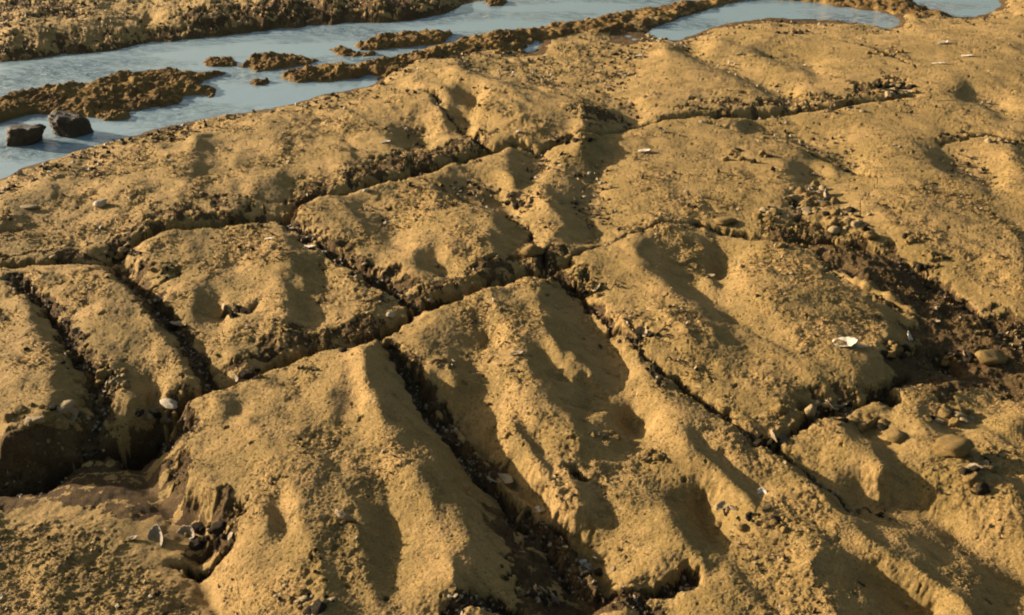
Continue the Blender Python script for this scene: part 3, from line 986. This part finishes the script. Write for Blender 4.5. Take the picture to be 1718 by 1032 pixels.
# single stones  (px, py, half size m, kind, squash, label)
STONES = [
    (170, 346, 0.028, "pale", (1.1, 1, 1), 20, "pale round pebble on the upper left slab, casting a short dark shadow"),
    (90, 435, 0.014, "tan", (1, 1, 1), 0, "small tan pebble lying on the edge of the joint at far left"),
    (892, 426, 0.040, "turf", (1.15, .9, .95), 10, "turf covered knob of rock beside the crossing of the joints in the middle"),
    (615, 321, 0.014, "pale", (1.3, 1, .8), 30, "little pale stone in the upper joint near the peak of the diamond shaped slab"),
    (113, 684, 0.024, "tan", (1, 1, .8), 0, "tan lump on the rubbly front edge of the leftmost slab"),
    (284, 681, 0.024, "pale", (1.5, .8, .7), -35, "elongated pale stone lying in the dark hollow at the left corner of the big slab"),
    (251, 705, 0.015, "tan", (1, 1, 1), 0, "small tan stone at the edge of the black hollow on the left"),
    (1357, 702, 0.020, "tan", (.8, .75, 2.0), 15, "upright tan stone standing like a tooth in the black hole on the right"),
    (1308, 690, 0.020, "turf", (1, 1, 1), 0, "rounded turf covered stone left of the upright tooth stone"),
    (208, 428, 0.022, "turf", (1, 1, .9), 0, "turf covered stone where the left joint leaves the upper joint"),
    (648, 580, 0.018, "turf", (.8, .8, 1.5), 0, "narrow upright stone at the head of the long central joint"),
    (655, 532, 0.016, "pale", (1, 1, .9), 0, "pale pebble left of the shell rubble in the central joint crossing"),
    (722, 513, 0.016, "tan", (1, .8, .9), 0, "tan pebble in the central joint under the diamond shaped slab"),
    (1600, 757, 0.045, "turf", (1.3, 1, .7), 15, "broad turf covered cobble left of the ring of shells on the right"),
    (1505, 735, 0.030, "turf", (1.2, 1, .7), 0, "turf covered cobble in the rubble right of the upright tooth stone"),
    (1660, 605, 0.040, "turf", (1.3, 1, .8), 0, "turf covered cobble at the lower rim of the muddy basin"),
    (1215, 375, 0.035, "turf", (1.5, 1, .6), 0, "flat turf covered stone at the left end of the oyster rubble"),
    (1310, 415, 0.020, "turf", (1.3, .8, .8), 20, "small stone lying in the dark hollow under the oyster rubble"),
    (1460, 400, 0.028, "turf", (1, .9, .9), 0, "turf covered stone right below the oyster rubble"),
    (1240, 92, 0.02, "tan", (1.3, 1, .6), 0, "low tan stone on the far slab"),
    (700, 290, 0.016, "turf", (.8, .8, 1.4), 0, "stubby knob standing at the peak of the diamond shaped slab"),
    (575, 590, 0.014, "dark", (1, 1, .9), 0, "dark pebble in the joint above the big slab"),
    (415, 634, 0.022, "dark", (1.1, .9, .9), 0, "dark pebble wedged in the joint at the upper left edge of the big slab"),
    (50, 350, 0.022, "tan", (1.6, 1, .5), 0, "flat tan stone on the far left slab"),
]
for k, (px, py, sz, kind, sc, rz, lb) in enumerate(STONES):
    place("stone" if sz > .018 else "pebble", ST[kind][k % 3], px, py, sz, lb, "stone" if sz > .018 else "pebble", rot=(0, 0, rz), sc=sc, sink=0.2 if kind != "turf" else 0.3)

# single shells
SHELLS = [
    (1420, 577, 0.030, "white", (25, -8, 25), "large bright white broken shell on the slab at right", (1.0, 1, 1)),
    (1440, 583, 0.017, "white", (0, 10, -20), "small bluish white splinter at the right tip of the large white shell", (1.7, .5, 1)),
    (1524, 570, 0.020, "white", (55, 0, 70), "pale shell standing on edge at the left rim of the muddy basin", (1, 1, 1)),
    (1568, 541, 0.014, "grey", (10, 0, 0), "pale chip at the lower end of the narrow rock sliver in the basin", (1.2, .8, 1)),
    (843, 806, 0.030, "grey", (8, 5, -20), "large flat grey shell in the long central joint", (1, .8, .6)),
    (908, 857, 0.017, "white", (10, 10, 0), "small whitish shell just below the large flat grey shell in the central joint", (1, .8, 1)),
    (574, 872, 0.024, "grey", (60, 0, 150), "gaping grey shell set in the turf of the big front slab", (1, 1, 1)),
    (262, 902, 0.026, "grey", (25, -10, 120), "curved pale shell over the dark hollow at lower left", (1.2, .7, 1)),
    (515, 416, 0.022, "white", (5, 8, -15), "bluish white shell lying in the joint left of the diamond shaped slab", (1.3, .7, .7)),
    (453, 401, 0.012, "white", (10, 0, 0), "tiny pale shell on the slab left of the bluish white shell", (1.3, .8, 1)),
    (302, 547, 0.024, "grey", (20, 20, -30), "grey shell in the second joint from the left", (1.3, .7, 1)),
    (287, 668, 0.014, "grey", (30, 0, 40), "small grey shell above the elongated pale stone", (1, 1, 1)),
    (1082, 255, 0.024, "white", (15, 0, 10), "pale shell on the slab right of the shell filled hollow", (1, .8, 1)),
    (1071, 95, 0.022, "white", (20, 0, 0), "pale shell on the far slab near the two dark weed tufts", (1, .8, 1)),
    (1583, 73, 0.026, "white", (15, 0, 20), "farthest white shell on the bare ground at upper right", (1.4, .7, 1)),
    (1624, 95, 0.026, "white", (20, 0, -15), "white shell rightmost of the three at upper right", (1.1, .8, 1)),
    (1577, 108, 0.026, "white", (20, 0, -30), "white shell nearest of the three at upper right", (1.2, .7, 1)),
    (1529, 155, 0.022, "white", (20, 0, 0), "white shell at the right tip of the far joint", (1.1, .7, 1)),
    (1278, 829, 0.014, "white", (18, 0, 100), "half buried white shell on the ridge at lower right", (1, .9, 1)),
    (1215, 849, 0.016, "grey", (35, 0, 40), "tilted grey shell left of the half buried white shell", (1.2, .8, 1)),
    (868, 594, 0.015, "grey", (30, 0, 0), "little grey shell on the rib between two shaded hollows", (1.2, .8, 1)),
    (975, 948, 0.015, "white", (40, 0, 60), "small pale shell by the lower end of the central joint", (1, .8, 1)),
    (992, 953, 0.013, "white", (20, 0, 160), "pale chip right beside the small pale shell by the central joint", (1.2, .8, 1)),
    (220, 905, 0.010, "grey", (10, 0, 20), "tiny grey shell left of the curved pale shell", (1.5, .8, 1)),
    (740, 465, 0.012, "grey", (70, 0, 20), "grey shell sticking up in the shaded joint below the diamond shaped slab", (1, 1, 1)),
    (648, 240, 0.016, "white", (10, 0, 20), "small pale shell on the upper slab near the water", (1.2, .7, 1)),
    (118, 700, 0.022, "grey", (65, 0, 20), "ring shaped grey shell in the rubble of the leftmost slab", (1, 1, 1)),
    (1190, 465, 0.016, "tanx", (20, 0, 20), "small tan shell pressed in the middle of the right slab", (1.2, .8, 1)),
]
for k, (px, py, sz, kind, rot, lb, sc) in enumerate(SHELLS):
    kind = "grey" if kind == "tanx" else kind
    if rot[0] < 45:
        rot = (-4, -9, rot[2])
    place("shell", SH[kind][k % 3], px, py, sz, lb, "shell", rot=rot, sc=(sc[0], sc[1], sc[2] * 1.2), sink=0.3)


# clusters of oysters and rubble: px, py, rx, ry (pixels), count, size, mix, label
def cluster(px, py, rx, ry, n, size, mixk, label, cat="oyster cluster", seed=0, name="oyster_cluster"):
    r = random.Random(seed * 31 + int(px))
    x, y, z = hit(px, py)
    e = bpy.data.objects.new(name, None)
    COL.objects.link(e)
    e.location = (x, y, z)
    e.empty_display_size = 0.02
    tag(e, label, cat, "oyster clusters on the reef")
    for k in range(int(n * 1.5)):
        a, q = r.uniform(0, 6.283), r.random() ** 0.6
        xx, yy, zz = hit(px + rx * q * math.cos(a), py + ry * q * math.sin(a))
        kd = r.choice(mixk)
        if kd == "dark" and r.random() < 0.35:
            kd = "turf"
        st = kd in ST
        me = (ST if st else SH)[kd][r.randrange(3)]
        o = bpy.data.objects.new("oyster_shell" if not st else "rubble_stone", me)
        COL.objects.link(o)
        o.parent = e
        s = size * (0.35 + 0.75 * r.random() ** 2)
        o.scale = (s, s * r.uniform(.6, 1), s * r.uniform(.7, 1.3))
        t = r.uniform(15, 85) if not st else r.uniform(-20, 20)
        o.rotation_euler = (math.radians(t), math.radians(r.uniform(-25, 25)), r.uniform(0, 6.28))
        o.location = (xx - x, yy - y, zz - z + s * 0.05)


CL = [
    (955, 236, 42, 8, 22, .020, ["grey", "dark", "dark", "turf"], "white and black shells under the rounded end of the upper ridge"),
    (870, 340, 28, 16, 20, .018, ["dark", "dark", "grey"], "dark shell heap in the corner right of the diamond shaped slab"),
    (1365, 335, 48, 26, 30, .030, ["turf", "grey", "turf", "tan"], "largest heap of ochre oyster rubble in the right half of the view"),
    (1420, 372, 45, 22, 20, .028, ["turf", "dark", "tan"], "oyster rubble spilling down to the right of the largest heap"),
    (1300, 362, 35, 14, 14, .026, ["turf", "dark", "tan"], "ochre rubble on the left shoulder of the largest heap"),
    (1250, 262, 45, 12, 12, .020, ["turf", "dark"], "sparse crust of small oysters on the slab above the largest heap"),
    (1500, 155, 40, 12, 20, .028, ["dark", "tan"], "dark mussel patch at the right end of the far joint"),
    (1400, 185, 60, 5, 16, .022, ["dark", "tan"], "row of dark shells along the middle of the far joint"),
    (985, 487, 34, 14, 18, .018, ["turf", "dark", "grey"], "ochre shell clump at the head of the right joint"),
    (1072, 562, 22, 14, 12, .016, ["dark", "grey"], "dark curled shells in the middle of the right joint"),
    (1290, 745, 32, 12, 14, .018, ["dark", "dark", "grey"], "black shells in the pit left of the tooth stone"),
    (1392, 688, 36, 16, 16, .020, ["dark", "grey", "tan"], "black shells in the pit behind the upright tooth stone"),
    (1450, 712, 50, 12, 14, .022, ["turf", "dark"], "broken shells trailing right of the upright tooth stone"),
    (1640, 795, 26, 30, 18, .022, ["turf", "grey", "dark"], "ring of upright oysters near the right edge"),
    (1590, 700, 45, 16, 14, .024, ["turf", "dark", "tan"], "rubble between the muddy basin and the ring of upright oysters"),
    (397, 522, 20, 10, 7, .020, ["grey", "dark"], "cup shaped shells with dark mouths in the slab below the bluish shell"),
    (205, 425, 40, 14, 18, .016, ["dark", "dark", "tan"], "dark rubble where two joints meet at upper left"),
    (270, 455, 35, 14, 14, .018, ["turf", "dark"], "rubble patch on the slab at the second joint from left"),
    (416, 632, 24, 10, 10, .016, ["dark", "dark", "grey"], "dark shells wedged in the joint behind the big front slab"),
    (262, 700, 34, 12, 12, .018, ["dark", "grey"], "shells in the black hollow at the left corner of the big slab"),
    (70, 700, 60, 20, 22, .022, ["turf", "tan", "dark"], "rubbly ochre lumps on the front edge of the leftmost slab"),
    (195, 640, 30, 22, 12, .018, ["turf", "tan"], "ochre rubble between the two leftmost slabs"),
    (345, 900, 46, 22, 14, .022, ["dark", "dark", "grey"], "dark shells in the hollow left of the big front slab"),
    (1240, 870, 40, 22, 14, .013, ["turf", "grey", "dark"], "scattered oysters on the ridge at lower right"),
    (1305, 880, 28, 12, 12, .014, ["turf", "dark"], "curled oysters right of the scattered ones at lower right"),
    (905, 1003, 30, 10, 12, .020, ["dark", "grey"], "dark ring of shells near the bottom edge in the central gully"),
    (992, 955, 20, 14, 10, .014, ["dark", "grey"], "small shells at the lower end of the central joint"),
    (1045, 95, 26, 6, 12, .022, ["dark", "dark", "tan"], "farther of two dark weed tufts on the far slab"),
    (1043, 127, 18, 5, 10, .022, ["dark", "tan"], "nearer of two dark weed tufts on the far slab"),
    (1095, 65, 22, 7, 12, .024, ["dark", "tan"], "dark tuft at the left end of the pool"),
    (850, 90, 36, 6, 14, .026, ["dark", "turf"], "dark shells on the shore below the smallest pool"),
    (1330, 55, 32, 6, 10, .024, ["dark", "turf"], "dark shell streak on the far slab below the pool"),
    (1490, 88, 36, 8, 12, .022, ["dark", "turf"], "specks of dark shell on the far slab near its right end"),
    (1690, 238, 34, 7, 12, .022, ["dark", "tan"], "dark shells at the right edge above the shaded dip"),
    (1600, 228, 36, 5, 10, .018, ["dark", "turf"], "thin line of dark shells left of those at the right edge"),
    (1560, 438, 40, 16, 14, .020, ["turf", "dark"], "rubble on the upper rim of the muddy basin"),
    (1530, 400, 26, 10, 10, .020, ["turf", "dark"], "small dark rubble just above the upper rim of the basin"),
    (1600, 600, 30, 14, 12, .022, ["dark", "dark", "grey"], "black shells at the deepest part of the muddy basin"),
    (1505, 590, 26, 16, 12, .020, ["turf", "dark"], "oysters round the standing pale shell at the basin rim"),
    (505, 765, 1, 1, 1, .012, ["grey"], "one small oyster on top of the big front slab"),
    (525, 1010, 40, 18, 14, .018, ["dark", "tan"], "reddish dark shells at the bottom end of the big front slab"),
    (745, 612, 26, 8, 10, .014, ["grey", "turf"], "pale shell bits at the shaded hollow near the central joint"),
    (1015, 730, 26, 8, 8, .016, ["grey", "turf"], "shell bits in the shaded dip in the middle of the front"),
    (1105, 770, 26, 16, 8, .018, ["turf", "grey"], "pale oyster lumps on the central front slab"),
    (650, 500, 40, 12, 18, .014, ["dark", "dark", "grey"], "dark gravelly shells at the crossing of the central joints"),
    (600, 455, 30, 12, 14, .014, ["dark", "dark", "tan"], "dark shells in the joint left of the diamond shaped slab"),
    (125, 590, 26, 40, 14, .015, ["dark", "grey"], "dark shells along the first joint from the left"),
    (250, 100, 1, 1, 1, .02, ["dark"], "single dark shell on the far side of the stream"),
]
for k, c in enumerate(CL):
    if c[4] > 1:
        cluster(*c, seed=k)
    else:
        pass


# scraps of dark weed
def weed(px, py, n, L, label, seed):
    r = random.Random(seed)
    x, y, z = hit(px, py)
    V, F = [], []
    for s in range(n):
        a = r.uniform(0, 6.28)
        p = Vector((r.uniform(-.01, .01), r.uniform(-.01, .01), 0))
        rad = 0.0028
        pts = []
        for k in range(9):
            gz = height(x + p.x, y + p.y) - z
            pts.append((Vector((p.x, p.y, gz + 0.003 + 0.006 * math.sin(k * 1.3 + s))), rad * (1 - k / 11)))
            a += r.uniform(-.5, .5)
            p = p + Vector((math.cos(a), math.sin(a), 0)) * L / 9
        b = len(V)
        for q, rr in pts:
            for m in range(5):
                V.append((q.x + rr * math.cos(m * 1.2566), q.y + rr * math.sin(m * 1.2566) * .7, q.z + rr * math.sin(m * 1.2566 + .6)))
        for k in range(len(pts) - 1):
            for m in range(5):
                F.append((b + k * 5 + m, b + k * 5 + (m + 1) % 5, b + (k + 1) * 5 + (m + 1) % 5, b + (k + 1) * 5 + m))
    o = mesh_obj("seaweed_scrap", V, F, DARKROCK)
    o.location = (x, y, z)
    tag(o, label, "seaweed")


weed(1102, 562, 5, 0.10, "forked dark seaweed scrap right of the middle of the right joint", 1)
weed(1035, 482, 3, 0.07, "thin dark weed strand above the ochre shell clump of the right joint", 2)
weed(1140, 610, 3, 0.06, "small black weed scrap halfway down the right joint", 3)
weed(1480, 868, 3, 0.08, "curled dark weed in the shaded trough at lower right", 4)

# sliver of rock lying in the basin
V, F = [], []
x0, y0 = P(1395, 460, -0.03)
x1, y1 = P(1570, 538, -0.04)
ns_ = 30
for k in range(ns_ + 1):
    t = k / ns_
    cx_, cy_ = x0 + (x1 - x0) * t, y0 + (y1 - y0) * t
    cz_ = height(cx_, cy_)
    ww = 0.022 * math.sin(math.pi * min(1, t * 1.02 + 0.05)) ** 0.4 * (1 + 0.5 * float(perlin(np.array([t * 7.3]), np.array([2.2]), 5)[0]))
    dxn, dyn = (y1 - y0), -(x1 - x0)
    dl = math.hypot(dxn, dyn)
    for m in range(9):
        a = math.pi * m / 8
        j = 1 + 0.5 * float(perlin(np.array([t * 18.0]), np.array([m * 0.7]), 6)[0])
        V.append((cx_ + dxn / dl * math.cos(a) * ww * j, cy_ + dyn / dl * math.cos(a) * ww * j, cz_ - 0.012 + math.sin(a) * ww * 1.3 * j))
for k in range(ns_):
    for m in range(8):
        F.append((k * 9 + m, k * 9 + m + 1, (k + 1) * 9 + m + 1, (k + 1) * 9 + m))
F.append(tuple(range(9)))
F.append(tuple(reversed(range(ns_ * 9, ns_ * 9 + 9))))
tag(mesh_obj("rock_sliver", V, F, TURF), "narrow sunlit sliver of rock lying along the top of the muddy basin", "rock")

# shell grit lying in the joints and along the water: nobody could count it
rg = np.random.RandomState(5)
cand = np.argwhere(((crack > 0.45) | ((crust > 0.35) & (land > 0.8))) & (QX > -80) & (QX < 1800) & (QY > -30) & (QY < 1060))
wgt = np.where(crack[cand[:, 0], cand[:, 1]] > 0.45, 1.0, 0.25)
cand = cand[rg.choice(len(cand), 9000, replace=False, p=wgt / wgt.sum())]
allc = np.argwhere((land > 0.9) & (shade_side < 0.3) & (QX > -80) & (QX < 1800) & (QY > 60) & (QY < 1060) & (patch > 0.6))
cand = np.concatenate([cand, allc[rg.choice(len(allc), 1500, replace=False)]])
base_v = np.array([(1, 0, 0), (.3, .9, .1), (-.8, .5, 0), (-.9, -.5, .1), (.2, -.9, 0), (0, 0, .45), (0, 0, -.35)], float)
base_f = np.array([(0, 1, 5), (1, 2, 5), (2, 3, 5), (3, 4, 5), (4, 0, 5), (1, 0, 6), (2, 1, 6), (3, 2, 6), (4, 3, 6), (0, 4, 6)])
for nm, sel, mt, lb in (("shell_grit", 0, DARKSHELL, "dark broken shell grit in the joints"), ("pale_grit", 1, GREYSHELL, "pale grey shell grit in the joints")):
    cc = cand[sel::2] if sel == 0 else cand[1::4]
    nC = len(cc)
    sz = rg.uniform(0.003, 0.010, nC) * np.clip(Y[cc[:, 0], cc[:, 1]] / 3.0, 0.8, 1.6)
    R3 = rg.normal(size=(nC, 3, 3))
    R3, _ = np.linalg.qr(R3)
    bv = base_v[None] * rg.uniform(.6, 1.2, (nC, 7, 1))
    VV = np.einsum('nij,nkj->nki', R3, bv) * sz[:, None, None]
    VV += np.stack([XD[cc[:, 0], cc[:, 1]], YD[cc[:, 0], cc[:, 1]], H[cc[:, 0], cc[:, 1]] + sz * 0.3], -1)[:, None, :]
    FF = (base_f[None] + 7 * np.arange(nC)[:, None, None]).reshape(-1, 3)
    tag(mesh_obj(nm, VV.reshape(-1, 3), FF, mt, smooth=False), lb, kind="stuff")

# short algae turf on the slabs: tiny curled blades
okc = (land > 0.95) & (crack < 0.4) & (shade_side < 0.8) & (QX > -90) & (QX < 1810) & (QY > 30) & (QY < 1070)
ag = np.argwhere(okc)
wt = (0.12 + patch[ag[:, 0], ag[:, 1]]) * (1 - 0.9 * shade_side[ag[:, 0], ag[:, 1]]) * (1 - 0.6 * smooth_far[ag[:, 0], ag[:, 1]])
nT = 100000
ag = ag[rg.choice(len(ag), nT, p=wt / wt.sum())]
dist = np.clip(Y[ag[:, 0], ag[:, 1]] / 2.6, 0.7, 1.6)
hgt = rg.uniform(0.0014, 0.0036, nT) * dist
ang_ = rg.uniform(0, 6.283, nT)
wd = hgt * rg.uniform(0.5, 0.9, nT)
lean = rg.normal(0, 0.9, (nT, 2)) * hgt[:, None]
bx = XD[ag[:, 0], ag[:, 1]] + rg.uniform(-.5, .5, nT) * 0.004
by = YD[ag[:, 0], ag[:, 1]] + rg.uniform(-.5, .5, nT) * 0.004
bz = H[ag[:, 0], ag[:, 1]] - 0.001
ca, sa = np.cos(ang_) * wd, np.sin(ang_) * wd
v0 = np.stack([bx - ca, by - sa, bz], -1)
v1 = np.stack([bx + ca, by + sa, bz], -1)
v2 = np.stack([bx + ca * .8 + lean[:, 0] * .5, by + sa * .8 + lean[:, 1] * .5, bz + hgt * .7], -1)
v3 = np.stack([bx - ca * .4 + lean[:, 0], by - sa * .4 + lean[:, 1], bz + hgt], -1)
VV = np.stack([v0, v1, v2, v3], 1).reshape(-1, 3)
FF = (np.arange(4)[None] + 4 * np.arange(nT)[:, None])
tag(mesh_obj("algae_turf", VV, FF, TURF, smooth=False), "short tan algae turf growing on the rock slabs", kind="stuff")

# water surfaces
gxs, gys = np.arange(-12, 14, 0.06), np.concatenate([np.arange(2.6, 14, 0.06), np.arange(14, 40, 0.5)])
A, B = np.meshgrid(gxs, gys)
near_w = np.zeros(A.shape, bool)
for poly in WPW:
    near_w |= in_poly(A, B, poly) | (seg_dist(A, B, poly + poly[:1]) < 0.14)
near_w |= B > 12
I = np.arange(A.size).reshape(A.shape)
q = np.stack([I[:-1, :-1], I[:-1, 1:], I[1:, 1:], I[1:, :-1]], -1)
F = q[near_w[:-1, :-1] & near_w[:-1, 1:] & near_w[1:, 1:] & near_w[1:, :-1]]
u, inv = np.unique(F, return_inverse=True)
V = np.stack([A, B, np.full(A.shape, WL)], -1).reshape(-1, 3)[u]
tag(mesh_obj("stream_water", V, inv.reshape(-1, 4), WATER), "shallow tidal stream mirroring the pale sky", kind="structure")
